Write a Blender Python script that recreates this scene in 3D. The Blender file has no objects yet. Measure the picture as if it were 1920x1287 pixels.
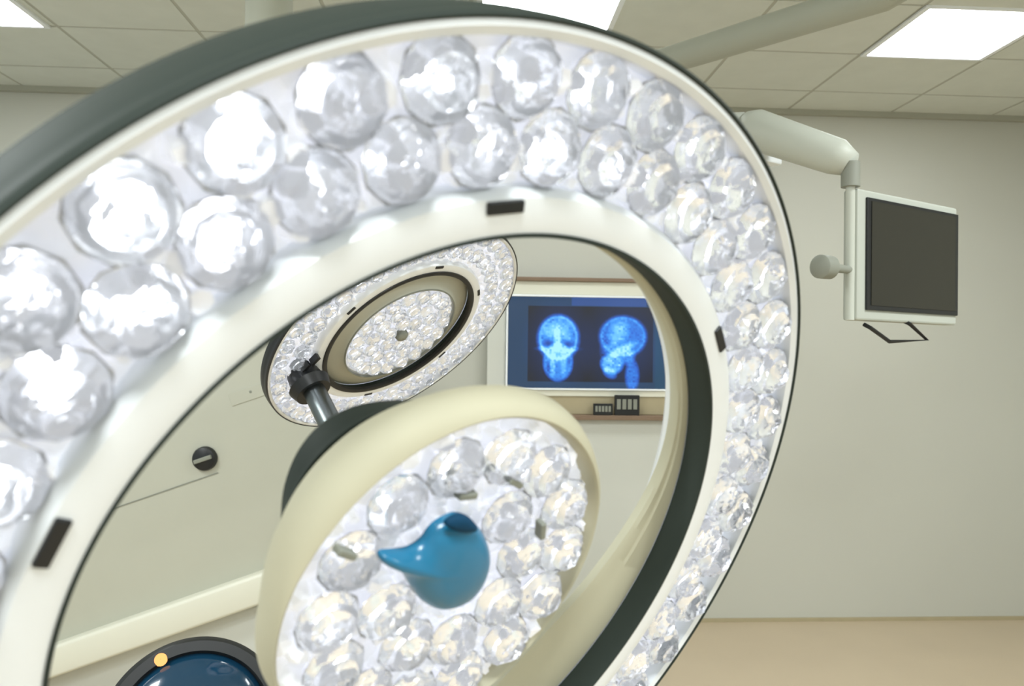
import bpy, bmesh, math, random
from mathutils import Vector, Matrix
random.seed(7)
S = bpy.context.scene
COL = S.collection

# ---------------------------------------------------------------- camera
FPX = 1440.0
YAW, PITCH, ROLL = map(math.radians, (3.2, 0.66, 0.7))
CAM = Vector((0, 0, 1.53))
F_ = Vector((math.sin(YAW)*math.cos(PITCH), math.cos(YAW)*math.cos(PITCH), math.sin(PITCH)))
R0 = Vector((math.cos(YAW), -math.sin(YAW), 0)); U0 = R0.cross(F_)
R_ = R0*math.cos(ROLL) + U0*math.sin(ROLL); U_ = U0*math.cos(ROLL) - R0*math.sin(ROLL)
cd = bpy.data.cameras.new('camera'); cam = bpy.data.objects.new('camera', cd); COL.objects.link(cam)
cd.sensor_width = 36; cd.lens = 36*FPX/1920; cd.clip_start = 0.02; cd.clip_end = 50
cam.matrix_world = Matrix.Translation(CAM) @ Matrix((R_, U_, -F_)).transposed().to_4x4()
cd.dof.use_dof = True; cd.dof.focus_distance = 1.3; cd.dof.aperture_fstop = 8
S.camera = cam

def ray(px, py): return R_*((px-960)/FPX) - U_*((py-643.5)/FPX) + F_
def at(px, py, Y):            # the point seen at a pixel on the upright plane y = Y
    d = ray(px, py); return CAM + d*(Y/d.y)
def c2w(p): return CAM + R_*p[0] + U_*p[1] - F_*p[2]
def c2d(p): return R_*p[0] + U_*p[1] - F_*p[2]

# ---------------------------------------------------------------- light and exposure
S.view_settings.view_transform = 'Standard'; S.view_settings.look = 'None'
S.view_settings.gamma = 1; S.view_settings.exposure = 0.45
S.cycles.caustics_refractive = False; S.cycles.caustics_reflective = False
S.cycles.max_bounces = 10; S.cycles.transmission_bounces = 8
w = bpy.data.worlds.new('world'); S.world = w; w.use_nodes = True
w.node_tree.nodes['Background'].inputs[0].default_value = (.9, 1, .93, 1)
w.node_tree.nodes['Background'].inputs[1].default_value = 0.3
ZC, YB, XL, XR, YF = 2.95, 4.34, -3.6, 3.75, -2.6     # ceiling, back wall, side walls, wall behind the camera
def area(name, loc, sx, sy, power, color=(.93, .985, 1)):
    l = bpy.data.lights.new(name, 'AREA'); l.shape = 'RECTANGLE'; l.size = sx; l.size_y = sy
    l.energy = power; l.color = color
    o = bpy.data.objects.new(name, l); COL.objects.link(o); o.location = loc
    return o
# ceiling panel lamps: three in view, unseen area lights added outside the frame to light the room
PAN = [(2.12, 3.245), (0.31, 3.245), (-2.17, 3.245)]
HID = [(2.12, 1.2), (-2.17, 1.2), (2.12, -0.8), (0.0, -0.8), (-2.17, -0.8)]
for i, (x, y) in enumerate(HID):
    area('unseen_panel_light', (x, y, ZC-0.02), .55, .5, 36)
PANEL_EMIT = 11.0

# ---------------------------------------------------------------- materials
def nodes(m): return m.node_tree.nodes, m.node_tree.links
def mat(name, c, rough=.5, metal=0, noise=0, nscale=8, bump=0, bscale=60, emit=None, es=0, trans=0, ior=1.45, coat=0, spec=.5):
    m = bpy.data.materials.new(name); m.use_nodes = True
    n, l = nodes(m); b = n['Principled BSDF']
    b.inputs['Base Color'].default_value = (*c, 1); b.inputs['Roughness'].default_value = rough
    b.inputs['Metallic'].default_value = metal; b.inputs['IOR'].default_value = ior
    b.inputs['Transmission Weight'].default_value = trans; b.inputs['Coat Weight'].default_value = coat
    b.inputs['Specular IOR Level'].default_value = spec
    if emit: b.inputs['Emission Color'].default_value = (*emit, 1); b.inputs['Emission Strength'].default_value = es
    tc = n.new('ShaderNodeTexCoord')
    if noise:
        t = n.new('ShaderNodeTexNoise'); t.inputs['Scale'].default_value = nscale; t.inputs['Detail'].default_value = 4
        r = n.new('ShaderNodeMix'); r.data_type = 'RGBA'
        r.inputs[6].default_value = (*[x*(1-noise) for x in c], 1); r.inputs[7].default_value = (*[min(1, x*(1+noise)) for x in c], 1)
        l.new(tc.outputs['Object'], t.inputs['Vector']); l.new(t.outputs['Fac'], r.inputs[0]); l.new(r.outputs[2], b.inputs['Base Color'])
    if bump:
        t = n.new('ShaderNodeTexNoise'); t.inputs['Scale'].default_value = bscale; t.inputs['Detail'].default_value = 3
        bp = n.new('ShaderNodeBump'); bp.inputs['Strength'].default_value = bump; bp.inputs['Distance'].default_value = .002
        l.new(tc.outputs['Object'], t.inputs['Vector']); l.new(t.outputs['Fac'], bp.inputs['Height']); l.new(bp.outputs[0], b.inputs['Normal'])
    return m
def emis(name, c, s):
    m = bpy.data.materials.new(name); m.use_nodes = True; n, l = nodes(m)
    n.remove(n['Principled BSDF']); e = n.new('ShaderNodeEmission'); e.inputs[0].default_value = (*c, 1); e.inputs[1].default_value = s
    l.new(e.outputs[0], n['Material Output'].inputs[0]); return m
M = {
 'wall': mat('wall_paint', (.55, .55, .49), .55, noise=.03, nscale=1.5, bump=.1, bscale=200),
 'floor': mat('floor_vinyl', (.54, .44, .31), .45, noise=.06, nscale=3),
 'ceiling': None,
 'cool': mat('cool_bounce_wall_paint', (.60, .66, .70), .6, noise=.02, nscale=1.5),  # unseen walls given a cooler tone to neutralise the warm bounced light
 'white': mat('white_enamel', (.90, .93, .96), .3, noise=.02, nscale=20, coat=.3),
 'rubber': mat('dark_green_grey_rubber', (.034, .043, .037), .6, spec=.12, bump=.05, bscale=80),
 'black': mat('black_plastic', (.010, .011, .012), .4, bump=.05),
 'cream': mat('cream_plastic', (.56, .53, .39), .6, noise=.06, nscale=14, spec=.3),
 'lip': mat('beige_plastic_lip', (.50, .48, .36), .65, noise=.06, nscale=14, spec=.25),
 'case': mat('monitor_casing', (.44, .46, .41), .5, noise=.02, nscale=5),
 'arm': mat('greyed_arm_paint', (.50, .52, .46), .5, noise=.02, nscale=5),
 'olive': mat('olive_grey_arm_paint', (.42, .43, .36), .6, noise=.02, nscale=5),
 'beige': mat('beige_casing', (.50, .50, .42), .45, noise=.03, nscale=5),
 'pale': mat('pale_casing', (.74, .73, .62), .4, noise=.02, nscale=5),
 'grey': mat('light_grey_casing', (.62, .63, .58), .4, noise=.02, nscale=5),
 'mid': mat('mid_grey_plastic', (.25, .26, .22), .5, noise=.05, nscale=20),
 'tan': mat('tan_laminate', (.42, .36, .23), .45, noise=.08, nscale=12),
 'brown': mat('brown_edging', (.22, .15, .10), .5, noise=.1, nscale=12),
 'blue': mat('blue_gloss', (.012, .17, .32), .28, noise=.1, nscale=20, coat=.25),
 'deep': mat('deep_blue_matte', (.004, .045, .10), .7, noise=.1, spec=.2),
 'navy': mat('dark_blue_gloss', (.004, .035, .075), .15, noise=.2, nscale=6, coat=.8),
 'steel': mat('brushed_steel', (.16, .18, .18), .35, metal=1, bump=.05, bscale=300),
 'mirror': mat('white_reflector', (.88, .89, .92), .2, bump=.3, bscale=150, coat=.5),
 'glass': mat('lens_acrylic', (.97, .98, 1), .03, trans=.95, ior=1.33, bump=.4, bscale=110, emit=(.88, .94, 1), es=.07),  # faint emission stands in for LED light scattered in the lens
 'screen': mat('dark_screen_glass', (.030, .029, .022), .4, noise=.05, nscale=3, spec=.25),
 'panel': emis('lamp_diffuser', (.95, 1, 1), PANEL_EMIT),
 'led': emis('led_white', (.93, .97, 1), 6),
 'led_low': emis('led_dim', (.93, .95, 1), 3.0),
 'amber': emis('amber_glint', (1, .45, .15), 1.2),  # emission painted in for an orange reflection
}
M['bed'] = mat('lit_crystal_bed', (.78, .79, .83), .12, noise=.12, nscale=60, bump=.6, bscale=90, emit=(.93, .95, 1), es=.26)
def ceiling_mat():
    m = mat('ceiling_tile', (.62, .63, .55), .8); n, l = nodes(m); b = n['Principled BSDF']
    t = n.new('ShaderNodeTexNoise'); t.inputs['Scale'].default_value = 60
    r = n.new('ShaderNodeMix'); r.data_type = 'RGBA'; r.inputs[6].default_value = (.66, .68, .62, 1); r.inputs[7].default_value = (.74, .76, .70, 1)
    l.new(t.outputs['Fac'], r.inputs[0]); l.new(r.outputs[2], b.inputs['Base Color']); return m
M['ceiling'] = ceiling_mat()

# ---------------------------------------------------------------- mesh helpers
def link(name, bm, m, parent=None, smooth=False, loc=None):
    me = bpy.data.meshes.new(name); bm.normal_update(); bm.to_mesh(me); bm.free()
    for x in (m if isinstance(m, (list, tuple)) else [m]): me.materials.append(x)
    o = bpy.data.objects.new(name, me); COL.objects.link(o)
    if smooth:
        for p in me.polygons: p.use_smooth = True
        if smooth != True:
            me.set_sharp_from_angle(angle=math.radians(smooth))
    if parent: o.parent = parent
    if loc is not None: o.location = loc
    return o
def tag(o, label=None, cat=None, group=None, kind=None):
    if label: o['label'] = label
    if cat: o['category'] = cat
    if group: o['group'] = group
    if kind: o['kind'] = kind
    return o
def empty(name, mw, label, cat, group=None):
    o = bpy.data.objects.new(name, None); COL.objects.link(o); o.empty_display_size = .1
    o.matrix_world = mw if isinstance(mw, Matrix) else Matrix.Translation(mw)
    return tag(o, label, cat, group)
def box(bm, x0, x1, y0, y1, z0, z1, bev=0, seg=2):
    r = bmesh.ops.create_cube(bm, size=1)
    vs = r['verts']
    for v in vs:
        v.co = Vector(((x0+x1)/2 + v.co.x*(x1-x0), (y0+y1)/2 + v.co.y*(y1-y0), (z0+z1)/2 + v.co.z*(z1-z0)))
    if bev:
        es = list({e for v in vs for e in v.link_edges})
        bmesh.ops.bevel(bm, geom=es, offset=bev, segments=seg, affect='EDGES', profile=.5)
    return bm
def lathe(profile, n=160, closed=False, bm=None, a0=0, a1=2*math.pi):
    bm = bm or bmesh.new(); full = abs(a1-a0-2*math.pi) < 1e-6
    rings = []
    for i in range(n if full else n+1):
        a = a0 + (a1-a0)*i/n
        rings.append([bm.verts.new((r*math.cos(a), r*math.sin(a), z)) for r, z in profile])
    m = len(profile); k = len(rings)
    for i in range(k if full else k-1):
        A, B = rings[i], rings[(i+1) % k]
        for j in range(m if closed else m-1):
            q = [A[j], B[j], B[(j+1) % m], A[(j+1) % m]]
            try: bm.faces.new(q)
            except ValueError: pass
    bmesh.ops.remove_doubles(bm, verts=bm.verts, dist=1e-6)
    bmesh.ops.recalc_face_normals(bm, faces=bm.faces)
    return bm
def tube(pts, rad, seg=14, bm=None):
    bm = bm or bmesh.new(); pts = [Vector(p) for p in pts]; rads = rad if isinstance(rad, (list, tuple)) else [rad]*len(pts)
    prev = None; side = None
    for i, p in enumerate(pts):
        t = ((pts[i+1]-p) if i == 0 else (p-pts[i-1]) if i == len(pts)-1 else (pts[i+1]-p).normalized()+(p-pts[i-1]).normalized()).normalized()
        if side is None: side = t.orthogonal().normalized()
        side = (side - t*side.dot(t)).normalized(); up = t.cross(side)
        ring = [bm.verts.new(p + side*math.cos(2*math.pi*k/seg)*rads[i] + up*math.sin(2*math.pi*k/seg)*rads[i]) for k in range(seg)]
        if prev:
            for k in range(seg): bm.faces.new((prev[k], prev[(k+1) % seg], ring[(k+1) % seg], ring[k]))
        else: bm.faces.new(ring[::-1])
        prev = ring
    bm.faces.new(prev)
    bmesh.ops.recalc_face_normals(bm, faces=bm.faces)
    return bm

# ---------------------------------------------------------------- room shell
def slab(name, *b, m): 
    return tag(link(name, box(bmesh.new(), *b), m), kind='structure')
slab('floor', XL-.1, XR+.1, YF-.1, YB+.1, -.1, 0, m=M['floor'])
slab('wall_back', XL-.1, XR+.1, YB, YB+.1, 0, ZC+.1, m=M['wall'])
slab('wall_left', XL-.1, XL, YF, YB, 0, ZC+.1, m=M['cool'])
slab('wall_right', XR, XR+.1, YF, YB, 0, ZC+.1, m=M['wall'])
slab('wall_front', XL-.1, XR+.1, YF-.1, YF, 0, ZC+.1, m=M['cool'])
slab('baseboard_back', XL, XR, YB-.012, YB, 0, .02, m=M['tan'])
GX = [1.82+.61*k for k in range(-9, 4)]; GY = [3.50-.51*k for k in range(-1, 12)]
bm = bmesh.new()
xs = [XL] + [x for x in GX if XL < x < XR] + [XR]; ys = sorted([YF] + [y for y in GY if YF < y < YB] + [YB])
box(bm, XL-.1, XR+.1, YF-.1, YB+.1, ZC+.012, ZC+.1)
for i in range(len(xs)-1):
    for j in range(len(ys)-1):
        a, b, c, d = xs[i]+.008, xs[i+1]-.008, ys[j]+.008, ys[j+1]-.008
        if b-a < .02 or d-c < .02: continue
        box(bm, a, b, c, d, ZC, ZC+.012)
ceil = tag(link('ceiling', bm, M['ceiling']), kind='structure')
bm = bmesh.new()
for x in xs[1:-1]: box(bm, x-.010, x+.010, YF, YB, ZC+.002, ZC+.012)
for y in ys[1:-1]: box(bm, XL, XR, y-.010, y+.010, ZC+.003, ZC+.0125)
tag(link('trim_1', bm, mat('ceiling_grid_bar', (.48, .48, .41), .6)), kind='structure')
bm = bmesh.new(); box(bm, XL, XR, YB-.03, YB, ZC-.03, ZC)
tag(link('trim_2', bm, mat('ceiling_edge_angle', (.42, .42, .35), .6)), kind='structure')
names = ['rightmost lit square ceiling lamp, above the arm-mounted monitor', 'lit square ceiling lamp half hidden behind the top of the big lamp ring', 'lit square ceiling lamp in the left corner of the ceiling']
for (x, y), nm in zip(PAN, names):
    t = empty('ceiling_lamp', (x, y, ZC), nm, 'ceiling lamp', 'square lamps set in the tiled ceiling')
    link('diffuser', box(bmesh.new(), -.275, .275, -.25, .25, -.006, -.001), M['panel'], t)
    bm = bmesh.new()
    for s in (-1, 1):
        box(bm, s*.285-.012, s*.285+.012, -.262, .262, -.009, 0); box(bm, -.275, .275, s*.256-.008, s*.256+.008, -.009, 0)
    link('frame', bm, M['white'], t)

# ---------------------------------------------------------------- surgical lamps
def lens_mesh(rad, seed):
    """faceted crystal dome"""
    rnd = random.Random(seed); bm = bmesh.new(); n = 12
    prof = [(1.0, -.15), (1.0, .05), (.86, .26), (.66, .28), (.55, .52), (.34, .62), (.16, .56)]
    rings = []
    for j, (r, z) in enumerate(prof):
        ph = .5*(j % 2)
        rings.append([bm.verts.new((rad*r*math.cos(2*math.pi*(i+ph)/n)*(1+(rnd.uniform(-.05, .05) if j > 1 else 0)),
                                    rad*r*math.sin(2*math.pi*(i+ph)/n)*(1+(rnd.uniform(-.05, .05) if j > 1 else 0)),
                                    rad*(z+(rnd.uniform(-.07, .07) if j > 1 else 0)))) for i in range(n)])
    for j in range(len(prof)-1):
        A, B = rings[j], rings[j+1]; ph = j % 2
        for i in range(n):
            k = (i+1) % n
            if ph == 0: bm.faces.new((A[i], A[k], B[i])); bm.faces.new((A[k], B[k], B[i]))
            else: bm.faces.new((A[i], B[k], B[i])); bm.faces.new((A[i], A[k], B[k]))
    bm.faces.new(rings[-1]); bm.faces.new(rings[0][::-1])
    bmesh.ops.recalc_face_normals(bm, faces=bm.faces)
    return bm
def cup_mesh(rad, seed):
    """silver petal reflector with the light source at its bottom"""
    rnd = random.Random(seed); bm = bmesh.new(); n = 10
    rings = []
    for r, z in ((1.08, -.08), (.85, -.3), (.55, -.5), (.3, -.6)):
        rings.append([bm.verts.new((rad*r*math.cos(2*math.pi*i/n), rad*r*math.sin(2*math.pi*i/n), rad*(z+rnd.uniform(-.06, .06)))) for i in range(n)])
    for A, B in zip(rings, rings[1:]):
        for i in range(n):
            k = (i+1) % n
            bm.faces.new((A[i], A[k], B[k])); bm.faces.new((A[i], B[k], B[i]))
    f = bm.faces.new(rings[-1]); 
    return bm, rad
def annulus_bed(r0, r1, z, na, nr, amp, seed, gems=0, gem=.009, gemh=.009):
    rnd = random.Random(seed); bm = bmesh.new(); g = []
    for i in range(na):
        row = []
        for j in range(nr+1):
            a = 2*math.pi*(i + (.5 if j % 2 else 0) + rnd.uniform(-.3, .3)*(0 < j < nr))/na
            r = r0+(r1-r0)*(j + rnd.uniform(-.3, .3)*(0 < j < nr))/nr
            row.append(bm.verts.new((r*math.cos(a), r*math.sin(a), z + (rnd.uniform(-amp, amp) if 0 < j < nr else 0))))
        g.append(row)
    for i in range(na):
        k = (i+1) % na
        for j in range(nr):
            a, b, c, d = g[i][j], g[k][j], g[k][j+1], g[i][j+1]
            if j % 2 == 0: bm.faces.new((a, b, d)); bm.faces.new((b, c, d))
            else: bm.faces.new((a, b, c)); bm.faces.new((a, c, d))
    bmesh.ops.recalc_face_normals(bm, faces=bm.faces)
    for f in bm.faces:
        if f.normal.z < 0: f.normal_flip()
    # small cut crystals strewn over the plate
    for _ in range(gems):
        a = rnd.uniform(0, 2*math.pi); r = math.sqrt(rnd.uniform((r0+.03*r1)**2, (r1*.97)**2)); q = gem*rnd.uniform(.6, 1.3); n = rnd.choice((5, 6, 7)); ph = rnd.uniform(0, 6)
        cx, cy = r*math.cos(a), r*math.sin(a)
        lo = [bm.verts.new((cx+q*math.cos(ph+2*math.pi*i/n), cy+q*math.sin(ph+2*math.pi*i/n), z-.003)) for i in range(n)]
        k = rnd.uniform(.35, .7); h = gemh*rnd.uniform(.5, 1.3); tx, ty = rnd.uniform(-.3, .3)*q, rnd.uniform(-.3, .3)*q
        hi = [bm.verts.new((cx+tx+k*q*math.cos(ph+2*math.pi*(i+.5)/n), cy+ty+k*q*math.sin(ph+2*math.pi*(i+.5)/n), z+h+rnd.uniform(-.2, .2)*h)) for i in range(n)]
        for i in range(n):
            j = (i+1) % n
            bm.faces.new((lo[i], lo[j], hi[i])); bm.faces.new((lo[j], hi[j], hi[i]))
        bm.faces.new(hi)
    return bm

def shared(bm, name, m):
    me = bpy.data.meshes.new(name); bm.normal_update(); bm.to_mesh(me); bm.free()
    for x in m: me.materials.append(x)
    return me
LENS = {}
def lens_set(rad):
    if rad in LENS: return LENS[rad]
    out = []
    for s in range(4):
        L = shared(lens_mesh(rad, s), 'lens', [M['glass']])
        b, _ = cup_mesh(rad, s); C = shared(b, 'reflector', [M['mirror']])
        b = bmesh.new(); bmesh.ops.create_cone(b, cap_ends=True, segments=16, radius1=rad*.42, radius2=rad*.30, depth=rad*.16)
        for v in b.verts: v.co.z -= rad*.46
        E1 = shared(b, 'led', [M['led']]); E0 = E1.copy(); E0.materials[0] = M['led_low']
        out.append((L, C, E1, E0))
    LENS[rad] = out
    return out
def add_lens(parent, x, y, z, rad, lit, k):
    L, C, E1, E0 = lens_set(rad)[k % 4]
    o = bpy.data.objects.new('lens', L); COL.objects.link(o); o.parent = parent
    o.location = (x, y, z); o.rotation_euler = (0, 0, random.uniform(0, 6.28))
    for nm, me in (('reflector', C), ('led', E1 if lit else E0)):
        c = bpy.data.objects.new(nm, me); COL.objects.link(c); c.parent = o
    return o
def lamp_matrix(n, C):
    n = Vector(n).normalized(); u = Vector((0, 1, 0)).cross(n).normalized(); v = n.cross(u)
    m = Matrix((c2d(u), c2d(v), c2d(n))).transposed().to_4x4()
    return Matrix.Translation(c2w(C)) @ m

def ring_lamp(mw, label, ri, rd, foreground):
    t = empty('surgical_lamp', mw, label, 'surgical lamp')
    dk = 1 if foreground else .55
    # outer shell and rims
    link('outer_rim', lathe([(.3505, -.012), (.3505, .0005), (.3520, .0018), (.3538, .0), (.3545, -.006), (.3535, -.010), (.3550, -.014), (.3555, -.036*dk), (.3552, -.049*dk), (.350, -.058*dk), (.343, -.060*dk), (.343, -.054*dk)], 256), M['rubber' if foreground else 'black'], t, 40)
    link('back_cover', lathe([(ri+.004, -.028), (ri+.004, -.052), (ri+.012, -.060), (.30, -.066), (.338, -.064*dk), (.3430, -.056*dk)], 200), M['white'], t, 40)
    w_ = .008 if foreground else .013
    link('inner_rim', lathe([(ri+.002, -.004), (ri+.002, .001), (ri, .0012), (ri-.001, -.001), (ri-w_*.12, -.006), (ri-w_*.12, -.019), (ri, -.023), (ri+.004, -.024)], 256), M['rubber'], t, 40)
    if not foreground: link('inner_gasket', lathe([(ri+.003, .0), (ri+.002, .003), (ri-.004, .004), (ri-.009, .002), (ri-.010, -.006), (ri-.004, -.010)], 200), M['black'], t, 40)
    face0 = ri+.001
    link('face_border', lathe([(face0, -.006), (face0, .000), (ri+.012, .0018), (ri+.022, .0006), (ri+.026, -.004), (ri+.027, -.024)], 256), M['white'], t, 40)
    link('outer_border', lathe([(.3505, -.006), (.3505, .000), (.3475, .0012), (.343, -.001), (.341, -.024)], 256), M['white'], t, 40)
    link('crystal_bed', annulus_bed(ri+.020, .345, -.0165, 190, 10, .0045, 3, 620), M['bed'], t)
    # slots
    for k in range(6):
        if foreground and k == 5: continue
        a = math.radians(42 + 60*k - (1 if k else -2))
        b = box(bmesh.new(), -.0035, .0035, -.012, .012, -.002, .0032, .001)
        o = link('slot', b, M['black'], t, loc=((ri+.0175)*math.cos(a), (ri+.0175)*math.sin(a), 0)); o.rotation_euler = (0, 0, a)
    # lenses: an outer and an inner row
    lit_in = (-1, 0, 1, 3, 4, 5, 6, 8)
    step = 9
    for k in range(40):
        a = math.radians(step*k + 4.5*0); an = math.radians(step*k + 4.5)
        ro = .3235; rin = ri+.0475 if foreground else ri+.062
        add_lens(t, ro*math.cos(a), ro*math.sin(a), -.0055, .0212, (k not in (13, 10, 16, 7, 2, 39)), k)
        if foreground or k % 1 == 0:
            add_lens(t, rin*math.cos(an), rin*math.sin(an), -.0055, .0208, (k not in (14, 11, 8, 4, 1, 38)), k+1)
    return t

CF = (-.032, -.162, -.512)
fg = ring_lamp(lamp_matrix((.598, -.394, .698), CF), 'very large white ring-shaped surgical lamp with dark rims filling the foreground', .2415, .1245, True)
# inner cream sleeve of the ring
def polar(tab, deg):
    """radius at an angle from a closed table of (degrees, radius)"""
    t = sorted(tab); t = [(t[-1][0]-360, t[-1][1])] + t + [(t[0][0]+360, t[0][1])]
    tot = 0
    for off in range(-10, 11, 2):          # averaged over a small arc so the outline stays smooth
        d = (deg+off+180) % 360-180
        for (a, x), (b, y) in zip(t, t[1:]):
            if a <= d <= b: tot += x+(y-x)*(d-a)/(b-a); break
    return tot/11
def loft(sections, n=200):
    """closed rings, each a table of radii or a radius, at a height"""
    bm = bmesh.new(); prev = None
    for tab, z in sections:
        ringv = []
        for i in range(n):
            d = -180+360*i/n; rr_ = tab if isinstance(tab, float) else polar(tab, d)
            ringv.append(bm.verts.new((rr_*math.cos(math.radians(d)), rr_*math.sin(math.radians(d)), z)))
        if prev:
            for i in range(n): bm.faces.new((prev[i], prev[(i+1) % n], ringv[(i+1) % n], ringv[i]))
        prev = ringv
    bmesh.ops.recalc_face_normals(bm, faces=bm.faces)
    return bm
LIP = [(90, .2405), (56, .238), (41, .238), (27, .236), (13, .233), (4, .222), (-6, .206), (-22, .189), (-40, .174), (-56, .180), (-80, .20), (-110, .2405), (180, .2405)]
bm = bmesh.new(); prev = None
for k in range(-106, 88):
    a = math.radians(k); ca, sa = math.cos(a), math.sin(a); rin = polar(LIP, k)
    ringv = [bm.verts.new((r*ca, r*sa, z)) for r, z in ((.2425, -.024), (.2405, -.0245), (rin+(.240-rin)*.45, -.026), (rin+(.240-rin)*.40, -.028), (rin+(.240-rin)*.1, -.029), (rin, -.032), (rin+.002, -.040), (.2425, -.044))]
    if prev:
        for q in range(8): bm.faces.new((prev[q], prev[(q+1) % 8], ringv[(q+1) % 8], ringv[q]))
    prev = ringv
bmesh.ops.recalc_face_normals(bm, faces=bm.faces)
link('inner_lip', bm, M['lip'], fg, 40)
# centre head
FACE = [(170, .1295), (150, .1275), (100, .128), (80, .1265), (60, .1235), (27, .1205), (0, .1175), (-30, .1135), (-60, .118), (-120, .127), (-160, .1305)]
HOUS = [(158, .1435), (140, .1425), (118, .1445), (100, .139), (83, .1365), (62, .136), (43, .134), (20, .127), (0, .121), (-30, .116), (-60, .121), (-120, .129), (-165, .1325), (172, .1325)]
SHEL = [(168, .112), (156, .127), (143, .1435), (136, .1455), (128, .1435), (119, .134), (108, .118), (60, .115), (0, .11), (-90, .11), (-160, .112)]
def sc(tab, k, d=0): return [(a, x*k+d) for a, x in tab]
def mix(A, B, k): return [(d, polar(A, d)*(1-k)+polar(B, d)*k) for d in range(-180, 180, 6)]
link('centre_housing', loft([(sc(FACE, 1, -.005), -.020), (sc(FACE, 1, -.002), -.001), (FACE, .0008), (mix(FACE, HOUS, .35), -.001), (mix(FACE, HOUS, .7), -.007), (mix(FACE, HOUS, .94), -.015), (HOUS, -.023), (mix(HOUS, SHEL, .3), -.030), (.108, -.034)]), M['cream'], fg, 50)
link('centre_shell', loft([(.105, -.030), (mix(HOUS, SHEL, .6), -.034), (mix(HOUS, SHEL, .9), -.040), (SHEL, -.050), (sc(SHEL, .95), -.060), (sc(SHEL, .8), -.072), (.05, -.084), (.001, -.086)]), M['rubber'], fg, 50)
b = annulus_bed(.004, 1.0, -.0145, 84, 13, .0045, 9, 210, .075, .010)
for vv in b.verts:
    d = math.degrees(math.atan2(vv.co.y, vv.co.x)); rr_ = math.hypot(vv.co.x, vv.co.y); k = (polar(FACE, d)-.002)
    vv.co.x *= k; vv.co.y *= k
link('centre_bed', b, M['bed'], fg)
for row, (r, n, ph, rad) in enumerate(((.0935, 14, 4, .0200), (.053, 8, 12, .0200))):
    for k in range(n):
        a = math.radians(ph + 360*k/n)
        if row == 1 and (100 < math.degrees(a) % 360 < 165): continue
        add_lens(fg, r*math.cos(a)+(-.003), r*math.sin(a)+.002, -.003, rad, random.random() < .55, k)
# arms that carry the centre head (behind, at the low side)
for a in (-78, -112, 8+180+55):
    a = math.radians(a); ca, sa = math.cos(a), math.sin(a)
    link('carrier_arm', tube([(ca*.09, sa*.09, -.082), (ca*.20, sa*.20, -.074), (ca*.27, sa*.27, -.062)], .011), M['white'], fg, True)
# blue grip: teardrop bulb with a tab
def blob(outline, ax, ay, h, z0):
    bm = bmesh.new(); prev = None
    for s, z in ((1, 0), (1.0, .25), (.95, .5), (.82, .75), (.6, .92), (.3, 1.0)):
        ring = [bm.verts.new((ax+(x-ax)*s, ay+(y-ay)*s, z0+h*z)) for x, y in outline]
        if prev:
            for k in range(len(ring)): bm.faces.new((prev[k], prev[(k+1) % len(ring)], ring[(k+1) % len(ring)], ring[k]))
        prev = ring
    bm.faces.new(prev); bmesh.ops.recalc_face_normals(bm, faces=bm.faces)
    return bm
def on_face(px, py, mw, off=0):
    inv = mw.inverted(); o = inv @ CAM; d = inv.to_3x3() @ ray(px, py); k = (off-o.z)/d.z
    return o + d*k
mwF = lamp_matrix((.598, -.394, .698), CF)
OUT = [(922, 1030), (924, 1060), (912, 1095), (890, 1125), (860, 1143), (826, 1150), (795, 1135), (775, 1105), (762, 1082), (740, 1068), (720, 1064), (718, 1046), (745, 1044), (775, 1040), (800, 1024), (815, 1000), (838, 982), (868, 970), (895, 985), (912, 1005)]
fo = [on_face(x, y, mwF, .012) for x, y in OUT]
def smooth_loop(p, it=2):
    for _ in range(it):
        q = []
        for i in range(len(p)):
            a, b = p[i], p[(i+1) % len(p)]; q += [a*.75+b*.25, a*.25+b*.75]
        p = q
    return p
fo = [(v.x, v.y) for v in smooth_loop(fo)]
ax, ay, _ = on_face(848, 1075, mwF, .012)
link('grip', blob(fo, ax, ay, .016, .004), M['blue'], fg, True)['label'] = 'blue glossy centre grip'
so = [on_face(x, y, mwF, .019) for x, y in ((836, 990), (850, 976), (870, 969), (890, 978), (905, 1000), (880, 1004), (858, 1002))]
sx, sy, _ = on_face(872, 988, mwF, .019)
link('grip_dark_top', blob([(v.x, v.y) for v in smooth_loop(so)], sx, sy, .006, .014), M['deep'], fg, True)['label'] = 'dark blue patch at the top of the grip'  # darker blue blob set over the upper end of the grip
for a, r in ((153, .114), (108, .082), (82, .083), (37, .064)):
    a = math.radians(a); o = link('clip', box(bmesh.new(), -.007, .007, -.0022, .0022, -.008, .0, .001), M['mid'], fg, loc=(r*math.cos(a), r*math.sin(a), .009)); o.rotation_euler = (0, 0, a if r > .1 else a+1.2)

# second lamp
CB = (-.277, .021, -1.921)
mwB = lamp_matrix((.564, -.722, .401), CB)
bg = ring_lamp(mwB, 'smaller-looking tilted surgical lamp seen through the big ring, with black handle', .2125, .154, False)
link('centre_housing', lathe([(.2090, -.022), (.200, -.018), (.185, -.016), (.170, -.010), (.160, -.004), (.157, .001), (.1545, -.002), (.1535, -.018)], 200), M['beige'], bg, 40)
link('centre_seal', lathe([(.1535, -.003), (.1545, .0025), (.1575, .0025), (.1580, -.003)], 200), M['mid'], bg, 40)
link('centre_shell', lathe([(.206, -.026), (.206, -.05), (.17, -.085), (.08, -.1), (.001, -.1)], 160), M['grey'], bg, 40)
link('centre_bed', annulus_bed(.004, .1540, -.0125, 90, 12, .004, 19, 150), M['bed'], bg)
for row, (r, n, ph, rad) in enumerate(((.128, 19, 4, .0205), (.084, 12, 12, .0205), (.042, 6, 0, .0205))):
    for k in range(n):
        a = math.radians(ph + 360*k/n)
        add_lens(bg, r*math.cos(a), r*math.sin(a), .0, .0205, random.random() < .5, k)
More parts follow.
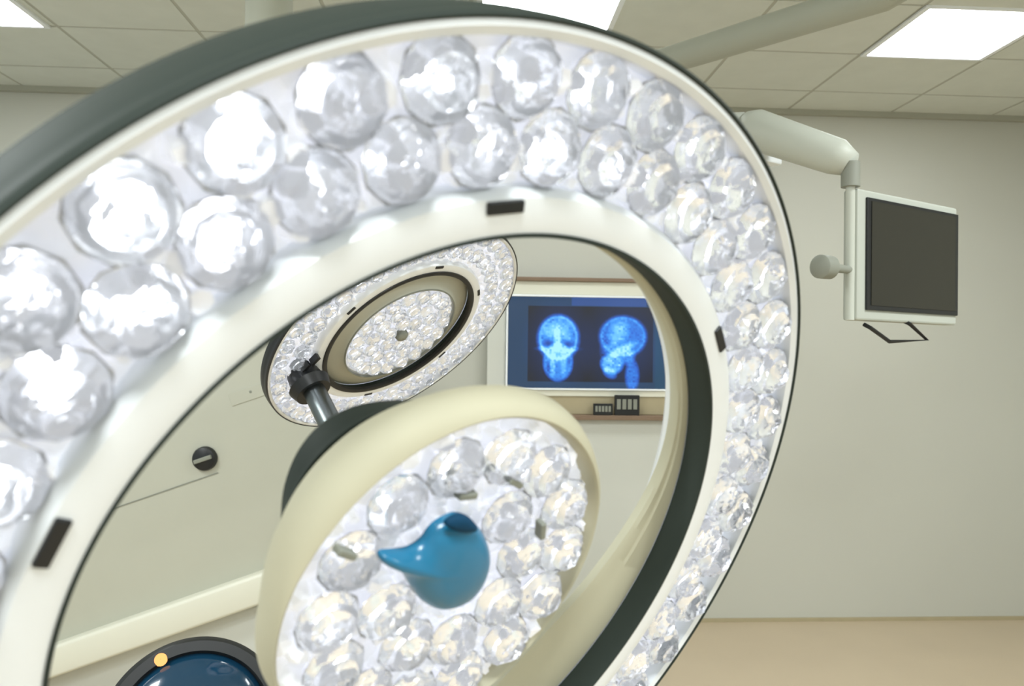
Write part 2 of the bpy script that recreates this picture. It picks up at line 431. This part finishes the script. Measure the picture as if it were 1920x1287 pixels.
link('centre_cap', lathe([(.0005, .014), (.010, .013), (.016, .008), (.018, -.006)], 24), M['mid'], bg, True)
# black pivot and grey tube handle on the second lamp
iB = mwB.inverted()
def inB(px, py, depth): return iB @ (CAM + ray(px, py)*depth)
p0 = inB(576, 716, 1.79); p1 = inB(590, 735, 1.77); p2 = inB(622, 800, 1.70)
link('handle_pivot', tube([p0+Vector((0, 0, -.03)), p0+Vector((0, 0, .006)), p0+Vector((0, 0, .010)), p0+Vector((0, 0, .034))], [.036, .042, .050, .042], 24), M['black'], bg, 40)['label'] = 'black round handle pivot'
link('handle_tube', tube([p0+Vector((0, 0, .02)), p1, p2], [.024, .026, .026], 20), M['steel'], bg, 40)['label'] = 'grey metal handle tube'
for r, a in ((.265, -158), (.245, -162), (.255, -127)):
    a = math.radians(a); o = link('clip', box(bmesh.new(), -.012, .012, -.005, .005, .0, .016, .001), M['black'], bg, loc=(r*math.cos(a), r*math.sin(a), 0)); o.rotation_euler = (0, 0, a+1)
# its suspension: column from the ceiling, arm to the back of the lamp
backB = mwB @ Vector((-.05, .06, -.09))
colB = at(505, 0, 2.45); colB.z = 0
iBm = iB
def lb(p): return iBm @ Vector(p)
link('suspension_column', tube([lb((colB.x, colB.y, ZC-.001)), lb((colB.x, colB.y, ZC-.08)), lb((colB.x, colB.y, ZC-.081)), lb((colB.x, colB.y, 2.34))], [.13, .13, .072, .072], 24), M['olive'], bg, 40)
link('suspension_arm', tube([lb((colB.x, colB.y, 2.40)), lb((colB.x+.10, colB.y-.10, 2.15)), lb((backB.x-.08, backB.y+.06, backB.z+.10)), lb(backB)], [.05, .045, .035, .03], 18), M['olive'], bg, True)

# suspension of the near lamp: ceiling mount behind the ring, long arm out of the frame, drop tube, yoke
iF = mwF.inverted()
def lf(p): return iF @ Vector(p)
hub = at(835, 60, 2.9); el = at(1215, 125, 2.85); out = at(1660, -12, 2.2)
hx, hy = hub.x, hub.y
link('suspension_column', tube([lf((hx, hy, ZC-.001)), lf((hx, hy, ZC-.05)), lf((hx, hy, ZC-.051)), lf((hx, hy, hub.z-.05))], [.10, .10, .05, .05], 24), M['olive'], fg, 40)
link('suspension_arm', tube([lf(hub), lf(el), lf(out), lf((1.35, .8, 2.5)), lf((1.20, .35, 2.2)), lf((1.15, .25, 1.3)), lf((.85, .30, .92)), lf((.30, .50, .95))], [.05, .05, .05, .045, .045, .04, .035, .03], 18), M['olive'], fg, True)
yk = mwF @ Vector((.13, -.30, -.05))
link('yoke', tube([lf((.30, .50, .95)), lf(((.30+yk.x)/2, (.5+yk.y)/2, yk.z-.10)), lf(yk)], [.03, .025, .022], 16), M['beige'], fg, True)

# ---------------------------------------------------------------- x-ray display in its wall surround
def rect(px0, py0, px1, py1, Y):
    a = at(px0, py0, Y); b = at(px1, py1, Y); return a.x, b.x, b.z, a.z
Yw = YB
yf = Yw-.10
x0, x1, z0, z1 = rect(953, 556, 1262, 730, yf)
zt = at(1100, 522, yf).z; xl = at(913, 700, yf).x; xr = at(1292, 700, yf).x
t = empty('display_cabinet', ((xl+xr)/2, yf, 0), 'tall pale built-in cabinet on the back wall that frames the blue x-ray display', 'cabinet')
ox, oy = (xl+xr)/2, yf
def cb(bm, a, b, c, d, e, f, bev=.003): return box(bm, a-ox, b-ox, c-oy, d-oy, e, f, bev)
ztray = at(1180, 757, yf).z; zline = at(1180, 778, yf).z; zlow = at(1180, 787, yf).z
link('side_panel', cb(bmesh.new(), xl, x0-.012, yf, Yw, zlow, zt-.06), M['grey'], t)
link('side_panel', cb(bmesh.new(), x1+.012, xr, yf, Yw, .05, zt-.06), M['pale'], t)
link('top_panel', cb(bmesh.new(), xl, xr, yf-.01, Yw, z1+.012, zt-.02), M['pale'], t)
link('cornice', cb(bmesh.new(), xl-.02, xr+.02, yf-.03, Yw, zt-.022, zt, .004), M['brown'], t)
link('drawer', cb(bmesh.new(), x0-.012, x1+.012, yf-.004, Yw, zline, z0-.045), M['tan'], t)
link('ledge', cb(bmesh.new(), xl, x1+.012, yf-.06, Yw, zlow, zline, .003), M['brown'], t)
link('base', cb(bmesh.new(), xl, x1+.012, yf-.012, Yw, .0, zlow), M['grey'], t)
link('bottom_rail', cb(bmesh.new(), x0-.012, x1+.012, yf-.012, Yw, z0-.045, z0-.012), M['pale'], t)

# screen image
import numpy as np
W, H = 240, 136
X, Yp = np.meshgrid(np.linspace(953, 1262, W), np.linspace(556, 730, H))   # picture units of the display
def ell(cx, cy, a, b, rot=0, soft=.15):
    c, s = math.cos(rot), math.sin(rot); dx, dy = X-cx, Yp-cy
    r = np.sqrt(((dx*c+dy*s)/a)**2 + ((-dx*s+dy*c)/b)**2)
    return np.clip((1+soft-r)/(2*soft), 0, 1)
def ring(cx, cy, a, b, wd=.08, rot=0):
    c, s = math.cos(rot), math.sin(rot); dx, dy = X-cx, Yp-cy
    r = np.sqrt(((dx*c+dy*s)/a)**2 + ((-dx*s+dy*c)/b)**2)
    return np.exp(-((r-1)/wd)**2)
v = np.zeros((H, W)); hue = np.zeros((H, W))
# skull from the front
v += .42*ell(1046, 635, 37, 43) + .35*ring(1046, 634, 34, 40, .07)
v += .45*ell(1046, 680, 27, 36, 0, .1) + .30*ell(1046, 618, 22, 18, 0, .5)
v += .45*ell(1044, 640, 6, 22, 0, .4)
v -= .30*ell(1027, 645, 8, 6, .2, .7) + .26*ell(1064, 647, 8, 6, -.2, .7)
v += .22*ell(1030, 622, 12, 8, -.5, .7) + .15*ell(1060, 630, 14, 5, .7, .6)
v += .35*ell(1019, 656, 9, 4, .3, .5) + .35*ell(1072, 656, 9, 4, -.3, .5)
v -= .22*ell(1046, 662, 5, 6, 0, .6) - .2*ell(1046, 655, 30, 5, 0, .6)
v += .35*ell(1036, 684, 4, 20, 0, .5) + .25*ell(1056, 686, 5, 18, 0, .5)
v -= .20*ell(1028, 690, 3, 12, 0, .5) + .2*ell(1066, 672, 4, 10, 0, .5)
# skull from the side
v += .34*ell(1166, 630, 42, 38) + .28*ring(1166, 630, 40, 36, .07)
v += .40*ell(1158, 622, 15, 22, .3, .5) + .55*ell(1166, 654, 24, 7, -.5, .5)
v += .22*ell(1142, 655, 15, 22, 0, .4)
v -= .25*ell(1137, 640, 8, 7, 0, .4)
v += .65*ell(1146, 682, 20, 19, .3, .2) - .25*ell(1138, 668, 9, 3, .2, .5) + .4*ell(1142, 700, 12, 8, .6, .4)
v += .45*ell(1175, 668, 12, 14, .3, .4) + .34*ell(1184, 705, 12, 28, 0, .25)
rn = np.random.default_rng(3); nz = rn.normal(0, 1, (H//3+2, W//3+2)); nz = np.kron(nz, np.ones((3, 3)))[:H, :W]
v = np.clip(v*(1+.12*nz), 0, 1)
col = np.zeros((H, W, 3))
base = np.zeros((H, W, 3)); base[:] = (.010, .042, .105)
black = ((X > 990) & (X < 1222) & (Yp > 574) & (Yp < 718)); base[black] = (.003, .004, .012)
edge = (Yp < 572) & (X > 1070) & (X < 1210); base[edge] = (.02, .07, .26)
right = X > 1226; base[right] = (.008, .055, .12)
glow = np.clip(ell(1046, 645, 48, 66, 0, .5)+ell(1166, 645, 58, 66, 0, .5), 0, 1)[..., None]*np.array((.0, .012, .07))
lut = [(0, (0, 0, 0)), (.25, (.01, .10, .55)), (.5, (.03, .28, .85)), (.8, (.16, .58, .98)), (1, (.40, .85, 1))]
for c in range(3): col[..., c] = np.interp(v, [a for a, _ in lut], [b[c] for _, b in lut])
col = base + glow + col
t = empty('display_screen', ((x0+x1)/2, yf-.012, (z0+z1)/2), 'wide display showing two blue skull x-rays on the back wall', 'display')
bm = bmesh.new(); hw, hh = (x1-x0)/2, (z1-z0)/2
vs = [[bm.verts.new((-hw+2*hw*i/(W-1), 0, hh-2*hh*j/(H-1))) for i in range(W)] for j in range(H)]
for j in range(H-1):
    for i in range(W-1): bm.faces.new((vs[j][i], vs[j+1][i], vs[j+1][i+1], vs[j][i+1]))
m = bpy.data.materials.new('xray_image'); m.use_nodes = True; n, l = nodes(m)
b = n['Principled BSDF']; b.inputs['Base Color'].default_value = (.01, .01, .012, 1); b.inputs['Roughness'].default_value = .3
an = n.new('ShaderNodeAttribute'); an.attribute_name = 'image'; l.new(an.outputs['Color'], b.inputs['Emission Color']); b.inputs['Emission Strength'].default_value = .75
im = link('image', bm, m, t)
ca = im.data.color_attributes.new('image', 'FLOAT_COLOR', 'POINT')
flat = np.ones((H*W, 4), dtype=np.float32); flat[:, :3] = col.reshape(-1, 3); ca.data.foreach_set('color', flat.ravel())
bm = bmesh.new()
for a, b_, c, d in ((-hw-.011, -hw, -hh-.011, hh+.011), (hw, hw+.011, -hh-.011, hh+.011), (-hw, hw, hh, hh+.011), (-hw, hw, -hh-.011, -hh)):
    box(bm, a, b_, -.010, .05, c, d, .002)
link('bezel', bm, M['white'], t)
link('casing', box(bmesh.new(), -hw, hw, .004, .06, -hh, hh), M['black'], t)
# things on the ledge below the display
def dark_item(px0, px1, py0, py1, name, label, cat, keys):
    a0, a1, c0, c1 = rect(px0, py0, px1, py1, yf-.04)
    t = empty(name, ((a0+a1)/2, yf-.043, zline+.0005), label, cat); h = c1-zline; w_ = (a1-a0)/2
    link('body', box(bmesh.new(), -w_, w_, -.015, .006, 0, h, .003), M['black'], t)
    bm = bmesh.new()
    for k in range(keys): box(bm, -w_+.008+(2*w_-.016)*(k+.1)/keys, -w_+.008+(2*w_-.016)*(k+.8)/keys, -.018, -.014, h*.3, h*.8, .001)
    link('buttons', bm, M['mid'], t)
dark_item(1152, 1198, 741, 757, 'control_box', 'black control box standing under the right part of the x-ray display', 'control box', 4)
dark_item(1112, 1148, 757, 768, 'remote_control', 'flat dark remote control lying left of the black control box', 'remote control', 5)

# ---------------------------------------------------------------- monitor on a ceiling arm
Z0 = 2.1
pl = at(1612, 590, 2.12)
ang = math.radians(-29)      # turned so its right side goes back
mm = Matrix.Translation(pl) @ Matrix.Rotation(-ang, 4, 'Z')
t = empty('monitor', mm, 'dark square-screened monitor with pale frame hanging from an arm at right', 'monitor')
im_ = mm.inverted()
def onm(px, py):             # the point seen at a pixel on the monitor's own front plane
    o = im_ @ CAM; d = im_.to_3x3() @ ray(px, py); k = -o.y/d.y; return o+d*k
a = onm(1626, 378); b = onm(1633, 583); c = onm(1791, 404); d = onm(1793, 582)
sx0, sx1, sz0, sz1 = (a.x+b.x)/2, (c.x+d.x)/2, (b.z+d.z)/2, (a.z+c.z)/2
bx0, bx1, bz0, bz1 = sx0-.050, sx1+.014, sz0-.038, sz1+.030
link('casing', box(bmesh.new(), bx0, bx1, .004, .05, bz0, bz1, .006), M['case'], t)
link('front_bezel', box(bmesh.new(), sx0-.012, sx1+.010, -.003, .004, sz0-.008, sz1+.008, .002), M['black'], t)
link('screen', box(bmesh.new(), sx0+.006, sx1-.010, -.005, -.003, sz0+.006, sz1-.002), M['screen'], t)
hp = [onm(*p) for p in ((1632, 615), (1668, 641), (1738, 638), (1706, 608))]
link('handle', tube([hp[0]+Vector((0, .02, .01)), hp[0], hp[1], hp[2], hp[3], hp[3]+Vector((0, .02, .01))], .006, 10), M['black'], t, 40)['label'] = 'thin black wire handle under the screen'
pz = onm(1598, 330).z
bmx = bx0-.010
link('pole', tube([(bmx, .02, bz0), (bmx, .02, pz-.01), (bmx, .02, pz+.01)], [.013, .013, .017], 16), M['arm'], t, 40)
link('joint', tube([(bmx, .02, pz-.025), (bmx, .02, pz+.045)], .026, 20), M['mid'], t, 40)
kp = onm(1560, 500); 
link('knob', tube([(bmx, .02, kp.z), (kp.x+.018, .02, kp.z), (kp.x+.017, .02, kp.z), (kp.x-.025, .02, kp.z), (kp.x-.034, .02, kp.z)], [.012, .012, .033, .033, .022], 24), M['mid'], t, 40)['label'] = 'grey round adjusting knob'
# spring arm up and left, extension to the ceiling behind the big ring
def lm(p): return im_ @ Vector(p)
w1 = mm @ Vector((bmx, .02, pz+.03)); w0 = at(1395, 235, 2.35)
link('spring_arm', tube([lm(w1+Vector((0, 0, .01))), lm(w1.lerp(w0, .12)+Vector((0, 0, .015))), lm(w1.lerp(w0, .9)), lm(w0)], [.036, .052, .062, .045], 18), M['arm'], t, True)
cx_, cy_ = at(770, 240, 2.6).x, 2.6
link('column', tube([lm((cx_, cy_, ZC-.001)), lm((cx_, cy_, ZC-.05)), lm((cx_, cy_, ZC-.051)), lm((cx_, cy_, w0.z-.06))], [.07, .07, .035, .035], 20), M['arm'], t, 40)
link('elbow', tube([lm((cx_, cy_, w0.z)), lm(w0)], .04, 16), M['arm'], t, True)
pc = at(1440, 295, 2.38)
link('end_cap', box(bmesh.new(), -.045, .045, -.02, .02, -.022, .022, .006), M['white'], t, loc=lm(pc))

# ---------------------------------------------------------------- large tilted equipment seen at the left through the ring
YE = 3.1
base = at(330, 1130, YE)
th = math.radians(-19.5)
me_ = Matrix.Translation((base.x, YE, base.z)) @ Matrix.Rotation(th, 4, 'Y')
ie = me_.inverted()
t = empty('equipment_stand', Matrix.Translation((base.x, YE, 0)), 'big beige equipment housing with sloping pale ledge and black knob, left inside the ring', 'medical equipment')
def one(px, py):
    o = ie @ CAM; d = ie.to_3x3() @ ray(px, py); k = -o.y/d.y; return o+d*k
def pe(name, bm, m, smooth=False):
    o = link(name, bm, m, None, smooth); o.parent = t; o.matrix_local = t.matrix_world.inverted() @ me_ ; return o
tr, bl = one(610, 770), one(60, 1240)
lt, lb_ = one(300, 1136).z, one(300, 1196).z
top = one(420, 560).z
pe('housing', box(bmesh.new(), bl.x-.25, tr.x, 0, .45, lb_, top, .02, 3), M['beige'], 40)
pe('ledge', box(bmesh.new(), bl.x-.25, one(530, 1095).x+.03, -.07, .05, one(300, 1194).z, lt, .014, 3), M['pale'], 40)
s0, s1 = one(236, 946), one(410, 889)
pe('seam', box(bmesh.new(), s0.x-.1, s1.x, -.003, .01, s0.z-.002, s0.z+.002), M['mid'])
s0, s1 = one(436, 762), one(505, 738)
pe('label_plate', box(bmesh.new(), s0.x, s1.x+.06, -.004, .01, s0.z, s0.z+.05, .001), M['beige'])
k = one(470, 735); pe('screw', box(bmesh.new(), k.x-.005, k.x+.005, -.006, .01, k.z-.005, k.z+.005, .002), M['mid'])
k = one(385, 860)
kb = lathe([(.0005, .030), (.030, .028), (.044, .022), (.048, .010), (.048, -.002)], 32)
bmesh.ops.rotate(kb, verts=kb.verts, matrix=Matrix.Rotation(math.pi/2, 3, 'X')); bmesh.ops.translate(kb, verts=kb.verts, vec=(k.x, 0, k.z))
pe('knob', kb, M['black'], 40)
kb = box(bmesh.new(), k.x-.035, k.x+.035, -.040, -.024, k.z-.008, k.z+.008, .003); pe('knob_grip', kb, M['mid'])
bzl = at(330, 1330, YE).z
lowc = at(320, 1200, YE)
link('lower_body', box(bmesh.new(), -.55, .42, .03, .42, .10, base.z-.02, .02, 3), M['grey'], t, 40)
for sx in (-.45, .33):
    for sy in (.08, .36):
        link('caster', tube([(sx-.02, sy, .05), (sx+.02, sy, .05)], .05, 20), M['black'], t, 40)
        link('caster_stem', tube([(sx, sy, .05), (sx, sy, .12)], .014, 10), M['steel'], t, 40)

# ---------------------------------------------------------------- black-rimmed blue domed head on a stand
Yd = 1.7
c0 = at(362, 1372, Yd); rr = 162/FPX*Yd
look = (CAM-c0).normalized()
q = look.to_track_quat('Z', 'Y').to_matrix().to_4x4()
t = empty('stand_lamp', Matrix.Translation((c0.x, c0.y, 0)), 'round black-rimmed lamp head with glossy dark blue dome at the bottom left inside the ring', 'lamp')
mh = Matrix.Translation((0, 0, c0.z)) @ q
def ph_(name, bm, m, s=40):
    o = link(name, bm, m, t, s); o.matrix_local = mh; return o
ph_('rim', lathe([(rr*.80, .010), (rr*.84, .022), (rr*.95, .022), (rr, .010), (rr, -.05), (rr*.85, -.09), (.001, -.1)], 96), M['black'])
ph_('dome', lathe([(.0005, .07), (rr*.3, .066), (rr*.55, .053), (rr*.72, .034), (rr*.82, .012), (rr*.82, 0)], 96), M['navy'], True)['label'] = 'glossy dark blue dome'
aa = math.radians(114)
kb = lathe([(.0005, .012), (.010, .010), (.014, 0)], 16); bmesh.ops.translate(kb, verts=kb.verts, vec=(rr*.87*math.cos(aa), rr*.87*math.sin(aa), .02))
ph_('orange_glint', kb, M['amber'], True)['label'] = 'small orange glint built as a glowing bead on the rim'  # glowing bead stands in for a warm reflection at the dome
link('pole', tube([(0, .06, .03), (0, .06, c0.z-.05), tuple(Vector((0, 0, c0.z)) - look*.09)], .018, 14), M['steel'], t, 40)
link('base', lathe([(.0005, .05), (.05, .045), (.19, .03), (.20, .012), (.20, 0), (.001, 0)], 48), M['black'], t, 40)
